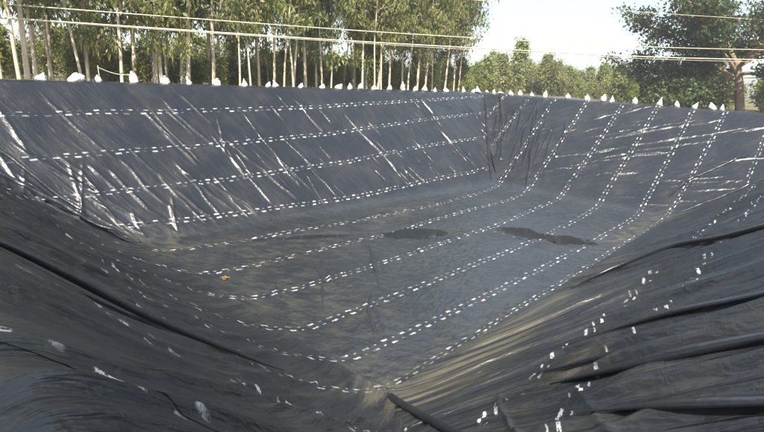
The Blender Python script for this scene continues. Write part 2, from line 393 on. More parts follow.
def strip(top, bot, name='liner_sheet', mat=None, wr=True, off=None, lap=.10):
    """one welded sheet between two seam lines given as plan polylines that run the same way"""
    mat = mat or M_LINER
    top = np.array(top, float); bot = np.array(bot, float)
    def along(P):
        s = np.r_[0, np.cumsum(np.linalg.norm(np.diff(P, axis=0), axis=1))]; return s / s[-1], s[-1]
    st, lt = along(top); sb, lb = along(bot); L = max(lt, lb)
    def at(P, s, q): return np.column_stack([np.interp(q, s, P[:, 0]), np.interp(q, s, P[:, 1])])
    # samples along: finer near the camera
    q = [0.0]
    while q[-1] < 1:
        a = at(top, st, [q[-1]])[0]; b_ = at(bot, sb, [q[-1]])[0]
        seg = b_ - a; tt = np.clip(-(a @ seg) / max(seg @ seg, 1e-6), 0, 1); dist = np.linalg.norm(a + seg * tt)
        q.append(q[-1] + min(max(.0022 * dist, .024), .05) / L)
    q = np.array(q); q /= q[-1]
    A = at(top, st, q); B = at(bot, sb, q)
    W = np.linalg.norm(A - B, axis=1).max()
    dmin = max(min(np.linalg.norm(A, axis=1).min(), np.linalg.norm(B, axis=1).min()), 1)
    nv = max(8, int(W * 1.25 / min(max(.0022 * (dmin + 2), .024), .05))); v = np.linspace(0, 1, nv)
    if lap:   # overlap under the neighbour
        d = (A - B); n = np.linalg.norm(d, axis=1, keepdims=True) + 1e-6; B = B - d / n * lap
    X = A[:, None, 0] * (1 - v) + B[:, None, 0] * v; Y = A[:, None, 1] * (1 - v) + B[:, None, 1] * v
    if off is None: off = .002 * (strip_no[0] % 3); strip_no[0] += 1
    seed = strip_no[0]
    P, n = surf(X.ravel(), Y.ravel(), 0, wr)
    lip = .003 * np.exp(-((v - 0) / .02) ** 2)
    P = P.reshape(len(q), nv, 3) + n.reshape(len(q), nv, 3) * (off + lip)[None, :, None]
    # real distances for the printed rows
    P0 = surf(X.ravel(), Y.ravel(), 0, False)[0].reshape(len(q), nv, 3)
    dv = np.linalg.norm(np.diff(P0, axis=1), axis=2); vd = np.concatenate([np.zeros((len(q), 1)), np.cumsum(dv, 1)], 1)
    su, _ = surf(A[:, 0] * .5 + B[:, 0] * .5, A[:, 1] * .5 + B[:, 1] * .5, 0, False)
    us = np.r_[0, np.cumsum(np.linalg.norm(np.diff(su, axis=0), axis=1))] + seed * 3.37
    tot = vd[:, -1:]; half = np.minimum(vd, tot - vd)
    Ug = np.repeat(us[:, None], nv, 1) + np.where(vd > tot / 2, 7.31 + seed * .17, 0)
    nu = len(q); I = np.arange(nu * nv).reshape(nu, nv)
    F = np.stack([I[:-1, :-1], I[:-1, 1:], I[1:, 1:], I[1:, :-1]], -1).reshape(-1, 4)
    # faces must look up
    a, b_, c = P.reshape(-1, 3)[F[0, 0]], P.reshape(-1, 3)[F[0, 1]], P.reshape(-1, 3)[F[0, 2]]
    if np.cross(b_ - a, c - a)[2] < 0: F = F[:, ::-1]
    me = np_mesh(name, P.reshape(-1, 3), F)
    uvl = me.uv_layers.new(name='UVMap'); uvd = np.column_stack([Ug.ravel(), half.ravel()])[F.ravel()]
    uvl.data.foreach_set('uv', uvd.astype(np.float32).ravel())
    fx, fy = flow(X.ravel(), Y.ravel()); fl_ = me.uv_layers.new(name='flow')
    fl_.data.foreach_set('uv', np.column_stack([fx, fy])[F.ravel()].astype(np.float32).ravel())
    wv = walls(X.ravel(), Y.ravel()); mxw = np.maximum.reduce(list(wv.values()))
    silt = (.22 + .78 * (1 - smooth01(-.02, .10, mxw))) * (.35 + .65 * smooth01(10, 17, X.ravel() + .6 * (14 - Y.ravel()))) * (.6 + .6 * fbm(X.ravel() * .5, Y.ravel() * .5, 66))
    at2 = me.attributes.new('silt', 'FLOAT', 'POINT'); at2.data.foreach_set('value', np.clip(silt, 0, 1).astype(np.float32))
    at_ = me.attributes.new('dust', 'FLOAT', 'POINT'); at_.data.foreach_set('value', dust_at(X.ravel(), Y.ravel()).astype(np.float32))
    o = link(name, me, mat); keep_parent(o); return o

# seam lines that run across the pond (plan y at given x)
def interp_line(pts, x0, x1):
    p = [(x0, np.interp(x0, [a for a, _ in pts], [b for _, b in pts]))] + [a for a in pts if x0 + .2 < a[0] < x1 - .2] + [(x1, np.interp(x1, [a for a, _ in pts], [b for _, b in pts]))]
    return p
XL, XR = -.55, 42.9
SE = {  # seams from far to near
    'a': [(XL, 19.6), (8, 19.0), (12.3, 18.45), (17.6, 17.6), (24.6, 17.2), (30, 17.4), (35, 18.2), (XR, 18.6)],
    'b': [(XL, 17.2), (7.1, 16.4), (10.5, 15.6), (16.5, 15.25), (24, 15.25), (29.5, 15.15), (34.3, 15.75), (XR, 15.9)],
    'c': [(XL, 14.2), (7, 13.5), (10.5, 12.85), (16.3, 12.6), (25, 12.7), (34.6, 13.3), (XR, 13.1)],
    'd': [(XL, 11.8), (6.6, 11.0), (8.9, 10.45), (13, 10.25), (20, 10.05), (28, 10.2), (34, 10.8), (XR, 10.65)],
    'e': [(XL, 9.4), (6.6, 8.75), (8.6, 8.37), (13, 8.18), (20, 8.05), (29.5, 8.1), (34.2, 8.33), (XR, 8.34)]}
floor_near = [(XL, 6.9), (FL['N'][0], FL['N'][1] + .15), (FL['R'][0], FL['R'][1] + .05), (XR, 6.3)]
def val(c, t):   # along a valley from floor corner to rim corner (t may pass 1)
    return (FL[c][0] + (RM[c][0] - FL[c][0]) * t, FL[c][1] + (RM[c][1] - FL[c][1]) * t)
def xl(y):       # plan x of the left valley at y
    return None
for k1, k2 in (('a', 'b'), ('b', 'c'), ('c', 'd'), ('d', 'e')): strip(SE[k1], SE[k2])
strip(SE['e'], floor_near)
# near bank: sheets between horizontal seams, from the floor edge up and over the crest
def near_line(t, tr=None):
    tr = t if tr is None else tr
    return [val('N', t), near_pt(.25, t), near_pt(.6, (t + tr) / 2), val('R', tr)]
nl = [0.02, .42, .555, .80, 1.12]
nb = [[(8.0, FL['N'][1] + .15), (FL['R'][0], FL['R'][1] + .05)]] + [near_line(t, tr) for t, tr in ((.42, .40), (.56, .53), (.80, .78), (1.14, 1.14))]
for i in range(4): strip(nb[i], nb[i + 1])
# far bank
def far_line(ts): return [val('L', ts[0])] + [far_pt(s, t) for s, t in zip((.25, .5, .75), ts[1:4])] + [val('B', ts[4])]
fb = [far_line(t) for t in ((1.10,) * 5, (.845, .84, .85, .90, .945), (.62, .61, .63, .70, .745), (.385, .37, .39, .45, .475), (.16, .11, .10, .14, .16))]
for i in range(4): strip(fb[i], fb[i + 1])
strip(fb[4], [(8.0, 19.0)] + [p for p in SE['a'] if 8.1 < p[0] < 31] + [(33.2, 17.9)])
# triangles of sheet left on the right bank and the left bank, running up to the crest
def vy(c, y):   # valley point of corner c at plan y
    t = (y - FL[c][1]) / (RM[c][1] - FL[c][1]); return val(c, t)
ys = [18.55, 20.85, 23.2, 25.9]
for i in range(3):
    y0, y1 = ys[i], ys[i + 1]
    strip([vy('B', y1), (XR, y1)], [vy('B', y0), (XR, y0)] if i else [(33.0, 18.0), (35, 18.2), (XR, 18.6)])
ys = [6.3, 3.75, 1.2, -2.6]
for i in range(3):
    y0, y1 = ys[i], ys[i + 1]
    strip([(vy('R', y0)[0], y0), (XR, y0)] if i else [(FL['R'][0], FL['R'][1] + .07), (XR, 6.32)], [vy('R', y1), (XR, y1)])
ys = [19.6, 22.2, 25.7]
for i in range(2):
    y0, y1 = ys[i], ys[i + 1]
    strip([(XL, y1), vy('L', max(y1, 20.5))], [(XL, y0), (8.2, 19.0) if i == 0 else vy('L', y0)])
ys = [6.9, 4.6, 2.3, 0.0, -2.7]
for i in range(4):
    y0, y1 = ys[i], ys[i + 1]
    strip([(XL, y0), vy('N', y0) if i else (8.0, 6.77)], [(XL, y1), vy('N', y1)])
# bedding sheet underneath so that no gap opens at the welds
def underlay():
    xs = np.linspace(-.5, 42.8, 260); yy = np.linspace(-2.7, 26.2, 180); X, Y = np.meshgrid(xs, yy, indexing='ij')
    P, n = surf(X.ravel(), Y.ravel(), -.13, False); I = np.arange(X.size).reshape(X.shape)
    F = np.stack([I[:-1, :-1], I[1:, :-1], I[1:, 1:], I[:-1, 1:]], -1).reshape(-1, 4)
    o = link('bedding_sheet', np_mesh('bedding_sheet', P, F), M_PLAIN); keep_parent(o)
underlay()

# overhanging folds of slack sheet
def fold(pts, w, h, lean=.35, seed=0, taper=.12, wob=1.0):
    pts = np.array(pts, float); s = np.r_[0, np.cumsum(np.linalg.norm(np.diff(pts, axis=0), axis=1))]; n = max(12, int(s[-1] / .09))
    q = np.linspace(0, s[-1], n); xy = np.column_stack([np.interp(q, s, pts[:, 0]), np.interp(q, s, pts[:, 1])])
    k = 5
    for _ in range(6): xy[1:-1] = .5 * xy[1:-1] + .25 * (xy[:-2] + xy[2:])
    T = np.gradient(xy, axis=0); T /= np.linalg.norm(T, axis=1, keepdims=True) + 1e-9; Nn = np.column_stack([-T[:, 1], T[:, 0]])
    xy = xy + Nn * wob * (.07 * (noise(q * .8, q * 0 + seed, 81) - .5) + .03 * (noise(q * 3, q * 0 + seed, 82) - .5))[:, None]
    P, nr = surf(xy[:, 0], xy[:, 1], 0, True)
    if wob < .5:
        for _ in range(60): P[1:-1] = .5 * P[1:-1] + .25 * (P[:-2] + P[2:])
        P = P + nr * .05
    T3 = np.gradient(P, axis=0); T3 /= np.linalg.norm(T3, axis=1, keepdims=True) + 1e-9
    side = np.cross(nr, T3); side /= np.linalg.norm(side, axis=1, keepdims=True) + 1e-9
    m = 14; ang = np.linspace(0, 2 * np.pi, m, endpoint=False)
    env = np.clip(np.minimum(q, s[-1] - q) / max(taper * s[-1], .1), .12, 1) ** .7 * (1 + wob * (.5 * noise(q * 1.3, q * 0 + seed * 2, 83) - .25))
    ca, sa = np.cos(ang), np.sin(ang)
    prof_s = ca * w * .5 * np.where(sa > 0, 1.15, .9); prof_h = h * (sa * .55 + .35)
    V = P[:, None] + side[:, None] * ((prof_s[None] + lean * prof_h[None]) * env[:, None])[..., None] + nr[:, None] * (prof_h[None] * env[:, None])[..., None]
    I = np.arange(n * m).reshape(n, m); F = np.stack([I[:-1], np.roll(I, -1, 1)[:-1], np.roll(I, -1, 1)[1:], I[1:]], -1).reshape(-1, 4)
    me = np_mesh('liner_fold', V.reshape(-1, 3), F); wv = walls(xy[:, 0], xy[:, 1]); sv = .7 * (1 - smooth01(-.02, .1, np.maximum.reduce(list(wv.values()))))
    me.attributes.new('silt', 'FLOAT', 'POINT').data.foreach_set('value', np.repeat(sv, m).astype(np.float32))
    o = link('liner_fold', me, M_PLAIN); keep_parent(o); return o
fold([(.1, 4.6), (.89, 5.07), (1.86, 5.75), (3.1, 6.3), (4.4, 6.7), (5.2, 6.9)], .13, .09, .3, 1, .3, .1)
fold([(7.55, 6.2), (6.8, 5.0), (6.08, 3.93), (5.0, 2.4), (3.9, .8)], .12, .11, .2, 2, .03, .2)
fold([(16.6, 5.75), (18.0, 5.3), (18.7, 4.1), (18.3, 2.6), (16.7, .9), (15.5, -.6)], .2, .16, -.5, 3, .2, .15)
fold([(7.75, 2.9), (7.6, 1.6), (7.35, .3), (7.1, -1.0)], .30, .15, -1.1, 21, .45, .12)
fold([(7.0, 2.4), (6.65, 1.0), (6.35, .1), (6.1, -1.0)], .32, .16, -1.1, 22, .45, .12)
fold([(9.0, 2.9), (8.8, 1.3), (8.6, .3), (8.3, -.9)], .22, .10, -1.1, 23, .45, .12)
fold([(5.7, 1.5), (5.2, .4), (5.0, -.2), (4.8, -1.0)], .22, .11, -1.1, 24, .45, .12)
fold([(41.7, 25.25), (36.5, 21.4), (32.6, 18.4)], .16, .15, .6, 4)
fold([(42.0, 23.9), (39.6, 22.1), (38.6, 21.3)], .12, .12, .6, 5)
fold([(1.6, 24.75), (4.36, 22.95), (5.94, 21.95), (8.1, 20.2)], .14, .13, .5, 6)
fold([(3.6, 24.4), (5.07, 23.1), (6.84, 21.5)], .10, .10, .5, 7)
fold([(41.5, -1.6), (36.9, 2.95), (33.3, 6.2)], .16, .15, -.4, 8)
fold([(38.8, 4.0), (36, 6.7), (34.2, 7.4)], .12, .12, -.4, 9)
for i, p in enumerate(([(12.6, 14.8), (11.5, 12.9), (9.9, 11.0)], [(15.8, 14.7), (14.2, 12.9), (12.5, 11.0)], [(12.1, 11.0), (10.8, 9.9), (9.9, 8.7)], [(16.6, 17.2), (18.6, 17.9), (21.0, 17.8)])):
    fold(p, .08, .075, .5, 10 + i, .3)

# ------------------------------------------------------------------ shallow water left on the floor
t = NT('murky_water'); t.b.inputs['Base Color'].default_value = (.016, .019, .020, 1); t.b.inputs['Roughness'].default_value = .06; t.b.inputs['IOR'].default_value = 1.33
bm_ = t.node('ShaderNodeBump', i_Strength=.04, i_Distance=.02); t.l(t.noise(t.node('ShaderNodeNewGeometry').outputs['Position'], 2.5), bm_.inputs['Height']); t.l(bm_.outputs[0], t.b.inputs['Normal'])
M_WATER = t.m
def puddle(cx, cy, rx, ry, a, z):
    n = 140; V = [(cx, cy, z)]
    for i in range(n):
        th = 2 * math.pi * i / n; c_, s_ = math.cos(th), math.sin(th)
        k = .72 + .75 * float(fbm(np.array(5 + 1.7 * c_ + cx), np.array(5 + 1.7 * s_ + cy), 91, 5)) + .25 * float(noise(np.array(9 + 7 * c_), np.array(9 + 7 * s_ + cx), 92) - .5)
        px, py = rx * k * math.cos(th), ry * k * math.sin(th)
        V.append((cx + px * math.cos(a) - py * math.sin(a), cy + px * math.sin(a) + py * math.cos(a), z))
    F = [(0, i + 1, (i + 1) % n + 1) for i in range(n)]
    tag(link('puddle', np_mesh('puddle', V, F, False), M_WATER), kind='structure')
for i, (cx, cy, rx, ry, a) in enumerate(BASIN): puddle(cx, cy, rx, ry, a, -D - .07 + .004 * i)

# ------------------------------------------------------------------ tied sacks standing on the crest
def lathe(prof, m=14, seed=0, squash=1.0, bump=.08):
    rg = np.random.default_rng(seed); ang = np.linspace(0, 2 * np.pi, m, endpoint=False); V = []
    for j, (r, z) in enumerate(prof):
        k = 1 + bump * (noise(np.cos(ang) * 1.6 + seed * 3 + 5, np.sin(ang) * 1.6 + z * 5 + 5, 101) - .5) * 2 + bump * .5 * np.sin(ang * 5 + j * .4 + seed)
        V.append(np.column_stack([r * k * np.cos(ang), r * k * np.sin(ang) * squash, np.full(m, z)]))
    n = len(prof); V = np.concatenate(V); I = np.arange(n * m).reshape(n, m)
    F = np.stack([I[:-1], np.roll(I, -1, 1)[:-1], np.roll(I, -1, 1)[1:], I[1:]], -1).reshape(-1, 4)
    return V, F
SACK_V = []
for sd, prof in enumerate(([(.01, 0), (.40, 0), (.50, .05), (.52, .16), (.46, .32), (.36, .50), (.24, .68), (.14, .80), (.11, .84), (.11, .90), (.09, .96), (.05, 1.0), (.01, .99)],
                           [(.01, 0), (.44, 0), (.53, .05), (.50, .15), (.40, .33), (.29, .52), (.19, .70), (.11, .84), (.09, .88), (.09, .95), (.05, 1.0), (.01, .99)],
                           [(.01, 0), (.43, 0), (.52, .08), (.53, .28), (.49, .48), (.40, .64), (.26, .76), (.19, .80), (.17, .86), (.15, .94), (.08, 1.0), (.01, .97)],
                           [(.01, 0), (.46, 0), (.55, .06), (.55, .20), (.50, .36), (.42, .52), (.30, .70), (.20, .82), (.16, .86), (.17, .93), (.10, 1.0), (.01, .98)],
                           [(.01, 0), (.50, 0), (.62, .08), (.66, .25), (.62, .45), (.50, .62), (.32, .74), (.17, .79), (.13, .82), (.20, .90), (.17, .97), (.01, .93)])):
    sk = (.22, -.30, .05, .38, -.15)[sd]
    V, F = lathe(prof, 18, sd, .75, .34); V[:, 0] += sk * V[:, 2] ** 1.6
    zt = (.84, .88, .80, .86, .815)[sd]; rt = (.115, .095, .195, .165, .14)[sd]
    tv, tf = lathe([(rt, zt - .02), (rt + .03, zt - .01), (rt + .03, zt + .01), (rt, zt + .02)], 10, sd, .85, .02); tv[:, 0] += sk * zt ** 1.6
    SACK_V.append((np_mesh('sack_body', V, F), np_mesh('neck_tie', tv, tf)))
SACKS = [(6.73, 25.55, 0.38, 0.38), (8.1, 25.55, 0.57, 0.44), (9.03, 25.55, 0.23, 0.41), (10.61, 25.55, 0.38, 0.57), (12.12, 25.55, 0.4, 0.5), (13.38, 25.55, 0.31, 0.62), (14.89, 25.55, 0.32, 0.48), (16.66, 25.55, 0.39, 0.45), (18.21, 25.55, 0.35, 0.41), (18.78, 25.55, 0.47, 0.47), (20.66, 25.55, 0.37, 0.37), (22.37, 25.55, 0.32, 0.45), (23.78, 25.55, 0.4, 0.47), (24.89, 25.55, 0.41, 0.41), (25.91, 25.55, 0.42, 0.56), (27.27, 25.55, 0.5, 0.43), (28.89, 25.55, 0.29, 0.59), (30.49, 25.55, 0.38, 0.68), (31.95, 25.55, 0.39, 0.55), (33.22, 25.55, 0.48, 0.72), (34.56, 25.55, 0.41, 0.41), (36.1, 25.55, 0.5, 0.34), (38.82, 25.55, 0.44, 0.61), (40.27, 25.55, 0.36, 0.45), (41.11, 25.55, 0.73, 0.55), (42.2, 25.26, 0.37, 0.37), (42.2, 24.53, 0.37, 0.55), (42.2, 23.81, 0.54, 0.36), (42.2, 22.8, 0.45, 0.53), (42.2, 21.92, 0.35, 0.53), (42.2, 20.78, 0.43, 0.43), (42.2, 19.63, 0.34, 0.68), (42.2, 17.58, 0.41, 0.58), (42.2, 16.0, 0.4, 0.56), (42.2, 14.73, 0.4, 0.63), (42.2, 14.04, 0.39, 0.63), (42.2, 12.34, 0.3, 0.61), (42.2, 10.66, 0.44, 0.74), (42.2, 9.46, 0.29, 0.51), (42.2, 8.37, 0.43, 0.57), (42.2, 7.2, 0.49, 0.63), (42.2, 6.66, 0.34, 0.62)]
rs = random.Random(5)
for i, (x, y, w, h) in enumerate(SACKS):
    z = float(surf(np.array([x]), np.array([y]), 0)[0][0, 2])
    o = empty('white_sack', (x, y, z - .01)); bme, tme = SACK_V[(i * 7 + i // 3) % 5]
    o.rotation_euler = (rs.uniform(-.25, .25), rs.uniform(-.3, .3), rs.uniform(-.5, .5) + (1.2 if x > 42 else 0))
    o.scale = (w * rs.uniform(.75, 1.15), w * .9, h * rs.uniform(.6, 1.0))
    link('sack_body', bme, M_SACK, o); link('neck_tie', tme, M_TIE, o)
    if i == 1: lb = 'broad squat white sack tied at the neck, second from left on far crest'
    elif i == 24: lb = 'widest white sack at the far right corner of the crest, tied neck'
    elif x < 42: lb = 'tied white sack standing on the far crest, %s from the left' % ordinal(i + 1)
    else: lb = 'tied white sack standing on the right crest, %s from the far corner' % ordinal(i - 24)
    tag(o, lb, 'sack', 'white sacks weighing down the liner edge')

def tube(path, rad, m=6):
    path = np.array(path, float); n = len(path); rad = np.broadcast_to(rad, n); T = np.gradient(path, axis=0); T /= np.linalg.norm(T, axis=1, keepdims=True) + 1e-9
    ref = np.where(np.abs(T[:, 2:3]) > .9, np.array([[1., 0, 0]]), np.array([[0, 0, 1.]])); A = np.cross(T, ref); A /= np.linalg.norm(A, axis=1, keepdims=True) + 1e-9; Bn = np.cross(T, A)
    ang = np.linspace(0, 2 * np.pi, m, endpoint=False)
    V = path[:, None] + (A[:, None] * np.cos(ang)[None, :, None] + Bn[:, None] * np.sin(ang)[None, :, None]) * rad[:, None, None]
    I = np.arange(n * m).reshape(n, m); F = np.stack([I[:-1], np.roll(I, -1, 1)[:-1], np.roll(I, -1, 1)[1:], I[1:]], -1).reshape(-1, 4)
    return V.reshape(-1, 3), F
def merge(parts):
    Vs, Fs, k = [], [], 0
    for V, F in parts: Vs.append(V); Fs.append(F + k); k += len(V)
    return np.concatenate(Vs), np.concatenate(Fs)
def smooth_path(pts, n=60):
    pts = np.array(pts, float); s = np.r_[0, np.cumsum(np.linalg.norm(np.diff(pts, axis=0), axis=1))]; q = np.linspace(0, s[-1], n)
    P = np.column_stack([np.interp(q, s, pts[:, k]) for k in range(3)])
    for _ in range(40): P[1:-1] = .5 * P[1:-1] + .25 * (P[:-2] + P[2:])
    return P
# slack white cord tied between two sacks
V, F = tube([(9.03 + (10.61 - 9.03) * k / 20, 25.5, .62 - .22 * k / 20 - .14 * math.sin(math.pi * k / 20)) for k in range(21)], .018)
V2, F2 = tube([(9.03, 25.5, -.05), (9.02, 25.5, .35), (9.0, 25.5, .72)], .02)
V3, F3 = tube([(10.61, 25.5, .40), (10.66, 25.2, -.05), (10.9, 24.7, -.55), (11.2, 24.35, -.95)], .016)
rope = empty('tie_rope', (9.03, 25.5, 0)); tag(rope, 'slack white cord strung from a short stake to the fourth sack on the far crest', 'rope')
for nm, (v, f) in (('cord', (V, F)), ('stake', (V2, F2))):
    o = link(nm, np_mesh(nm, v - np.array([9.03, 25.5, 0]), f), M_SACK if nm != 'stake' else M_BARK, rope)

# overhead wires
WIRES = [([[2.83, 32.18, 3.17], [6.82, 30.82, 3.23], [24.81, 24.75, 3.69], [32.91, 21.17, 3.96], [45.81, 13.8, 4.37], [57.62, 6.98, 5.06], [72.98, -2.16, 6.07]], .030, 'upper pale overhead wire of the pair crossing in front of the tall trees'),
         ([[2.72, 32.04, 2.55], [6.71, 30.68, 2.6], [24.7, 24.59, 3.01], [32.8, 21.01, 3.27], [45.68, 13.62, 3.59], [57.47, 6.79, 4.21], [72.83, -2.37, 5.12]], .042, 'thick lower pale overhead wire crossing in front of the tall trees'),
         ([[2.77, 32.75, 2.56], [6.83, 31.3, 2.60], [25.05, 24.94, 2.96], [33.22, 21.27, 3.16], [46.21, 13.76, 3.47], [58.08, 6.83, 4.05], [72.79, -2.42, 4.90]], .018, 'thin overhead wire just beneath the thick lower wire'),
         ([[21.95, 27.38, 6.01], [34.72, 22.66, 6.81], [48.52, 15.12, 7.38], [61.91, 8.07, 8.06], [77.78, -1.71, 8.88]], .022, 'topmost thin overhead wire crossing the pale sky toward the dark tree')]
for pts, r, lb in WIRES:
    P = smooth_path(pts, 90); d0 = P[0] - P[1]; d1 = P[-1] - P[-2]; d0 /= np.linalg.norm(d0); d1 /= np.linalg.norm(d1)
    P = np.concatenate([[P[0] + d0 * 25], P, [P[-1] + d1 * 30]])
    V, F = tube(P, r); tag(link('overhead_wire', np_mesh('overhead_wire', V, F), M_WIRE), lb, 'wire', 'overhead wires')

# small crumpled scrap on the floor
rg = np.random.default_rng(9)
g = 9; X, Y = np.meshgrid(np.linspace(-.13, .13, g), np.linspace(-.08, .08, g), indexing='ij'); Z = .10 * rg.random(X.shape) ** 2 + .02
X += rg.normal(0, .02, X.shape); Y += rg.normal(0, .02, X.shape); I = np.arange(g * g).reshape(g, g)
F = np.stack([I[:-1, :-1], I[1:, :-1], I[1:, 1:], I[:-1, 1:]], -1).reshape(-1, 4)
zz = float(surf(np.array([8.9]), np.array([15.1]), 0)[0][0, 2])
tag(link('scrap', np_mesh('scrap', np.column_stack([X.ravel(), Y.ravel(), Z.ravel()]), F, False), M_SCRAP, None, (8.9, 15.1, zz - .01)), 'small crumpled tan scrap lying on the pond floor by the left bank', 'scrap')

# ------------------------------------------------------------------ trees
def leaf_cards(C, size, droop, rg, aspect=.28):
    """one small bent leaf spray per point"""
    n = len(C); az = rg.uniform(0, 2 * np.pi, n); el = rg.normal(-droop, .45, n)
    d = np.column_stack([np.cos(az) * np.cos(el), np.sin(az) * np.cos(el), np.sin(el)])
    u = rg.normal(size=(n, 3)); s = np.cross(d, u); s /= np.linalg.norm(s, axis=1, keepdims=True) + 1e-9
    L = size * rg.uniform(.6, 1.4, n)[:, None]; W = L * aspect * rg.uniform(.7, 1.3, n)[:, None]
    a = C; b = C + d * L * .45 + s * W; c = C + d * L - np.array([0, 0, 1]) * L * .15; e = C + d * L * .45 - s * W
    V = np.stack([a, b, c, e], 1).reshape(-1, 3); F = np.arange(4 * n).reshape(n, 4)
    return V, F
def limb(p0, dirv, L, r, rg, n=8, rise=.0, wob=.12):
    P = [np.array(p0, float)]; d = np.array(dirv, float); d /= np.linalg.norm(d)
    for i in range(n):
        d = d + rg.normal(0, wob, 3) + np.array([0, 0, rise]); d /= np.linalg.norm(d); P.append(P[-1] + d * L / n)
    P = np.array(P); return P, np.linspace(r, r * .25, n + 1)
def make_tall(seed, Ht, nleaf, low, thick=1.0):
    """slender plantation tree: bare pale stem, sparse hanging foliage"""
    rg = np.random.default_rng(seed); stem, rad = limb((0, 0, -.3), (rg.normal(0, .03), rg.normal(0, .03), 1), Ht, rg.uniform(.10, .15) * thick, rg, 16, .02, .018)
    rad = np.linspace(rad[0], .025, len(rad)); wood = [tube(stem, rad, 8)]; cl = []
    nb = 34
    for i in range(nb):
        t = low + (1 - low) * (i + rg.random()) / nb; z = t * Ht; k = min(int(t * 16), 15); p = stem[k] + (stem[k + 1] - stem[k]) * (t * 16 - k)
        a = rg.uniform(0, 6.28); L = (1.0 + 1.7 * math.sin(math.pi * min(1, (t - low) / (1 - low) * .8 + .2))) * rg.uniform(.6, 1.2)
        b, br = limb(p, (math.cos(a), math.sin(a), rg.uniform(.2, .9)), L, .03, rg, 6, -.05); wood.append(tube(b, br, 4))
        for q in b[2:]:
            cl.append(q + rg.normal(0, .12, 3))
    cl = np.array(cl); idx = rg.integers(0, len(cl), nleaf); C = cl[idx] + rg.normal(0, .34, (nleaf, 3)) * np.array([1, 1, .9])
    return np_mesh('trunk', *merge(wood)), np_mesh('crown', *leaf_cards(C, .34, .9, rg, .17), False)
def make_bushy(seed, Ht, wid, nleaf, size=.24, base=.12, top=.45, stems=3, lean=.35):
    """leafy sapling or bush with foliage nearly to the ground"""
    rg = np.random.default_rng(seed); wood = []; cl = []
    for s in range(stems):
        st, rad = limb((rg.normal(0, .12), rg.normal(0, .12), -.2), (rg.normal(0, lean * .5), rg.normal(0, lean * .5), 1), Ht * rg.uniform(.75, 1.0), .05 + .008 * Ht, rg, 10, .05, .06)
        wood.append(tube(st, rad, 6))
        for i in range(int(20 + 3 * Ht)):
            t = base + (1 - base) * rg.random(); k = min(int(t * 10), 9); p = st[k] + (st[k + 1] - st[k]) * (t * 10 - k)
            a = rg.uniform(0, 6.28); f = min(1, (t + .05) / top) if t < top else (1 - t) / (1 - top) * .85 + .15
            b, br = limb(p, (math.cos(a), math.sin(a), rg.uniform(.1, .9)), wid * f * rg.uniform(.5, 1.1), .02, rg, 5, .02); wood.append(tube(b, br, 4))
            cl += [q + rg.normal(0, .08, 3) for q in b[1:]]
    cl = np.array(cl); idx = rg.integers(0, len(cl), nleaf); C = cl[idx] + rg.normal(0, .055 * Ht ** .7 + .08, (nleaf, 3))
    return np_mesh('trunk', *merge(wood)), np_mesh('crown', *leaf_cards(C, size, .3, rg, .3), False)
TALL = [make_tall(200 + i, 15 + i % 3, 3700, lw) for i, lw in enumerate((.30, .22, .40, .16))]
POLE = [make_tall(260 + i, 13 + i, 2600, .34 + .08 * i, .62) for i in range(3)]
BUSH = [make_bushy(300 + i, 4.2 + .9 * (i % 3), 1.7, 2700, .27) for i in range(4)]
FART = [make_bushy(400 + i, 7.0, 3.0 if i < 2 else 1.5, 6500, .36, .06, .4, 3 if i < 2 else 1, .5 if i < 2 else .12) for i in range(3)]
for i in range(4):
    pass
placed = []
def place(kind, protos, k, x, y, sc, rz, leafm, barkm, z=-.8):
    o = empty(kind, (x, y, z)); o.rotation_euler = (0, 0, rz); o.scale = (sc, sc, sc)
    tm, cm = protos[k % len(protos)]
    link('trunk', tm, barkm, o); link('crown', cm, leafm, o); placed.append((kind, o)); return o
rt = random.Random(17)
TR = [(7.2, 30.8), (7.7, 31.4), (8.7, 33.7), (11.0, 32.8), (12.1, 30.9), (13.4, 32.2), (14.7, 32.4), (14.5, 31.1), (16.9, 33.4), (16.1, 31.0), (18.5, 32.1), (22.5, 32.6), (23.5, 32.2), (25.7, 32.8), (27.6, 33.5), (29.4, 34.3), (32.3, 31.6), (34.3, 33.1), (35.3, 33.3), (34.3, 31.7), (34.5, 30.5), (40.9, 34.4), (39.9, 31.7), (41.3, 31.8), (47.9, 34.1)]
for i, (x, y) in enumerate(TR):
    o = place('eucalyptus_tree', TALL, i, x, y, rt.uniform(.9, 1.15), rt.uniform(0, 6.28), M_EUC, M_BARK)
    o.rotation_euler = (rt.uniform(-.03, .03), rt.uniform(-.03, .03), o.rotation_euler.z)
for i in range(20):      # further ranks of the plantation
    y = 36 + 20 * (i / 20) + rt.uniform(-1, 1); lo, hi = .16 * y, min(1.50 * y, 60)
    x = lo + (hi - lo) * ((i * .618) % 1); place('eucalyptus_tree', TALL, i + 1, x, y, rt.uniform(.85, 1.2), rt.uniform(0, 6.28), M_EUC, M_BARK)
for i in range(36):      # thin young stems between the big ones
    y = 30.3 + 9 * ((i * .43) % 1); lo, hi = .18 * y, 1.5 * y
    x = lo + (hi - lo) * ((i * .618 + .37) % 1); o = place('eucalyptus_tree', POLE, i, x, y, rt.uniform(.85, 1.1), rt.uniform(0, 6.28), M_EUC, M_BARK)
    o.rotation_euler = (rt.uniform(-.07, .07), rt.uniform(-.07, .07), o.rotation_euler.z)
for i in range(78):      # understorey
    y = 32.5 + 24 * ((i * .37) % 1); lo, hi = .12 * y, 1.62 * y
    x = lo + (hi - lo) * ((i * .618 + .2) % 1); place('understorey_shrub', BUSH, i, x, y, rt.uniform(.5, .85) * y / 38, rt.uniform(0, 6.28), M_SHRUB, M_BARK2)
FARP = [(80, 42.2, 1.25, 2), (88, 41, 1.0, 2), (72.4, 41, .85, 2), (64, 38, .8, 0)]
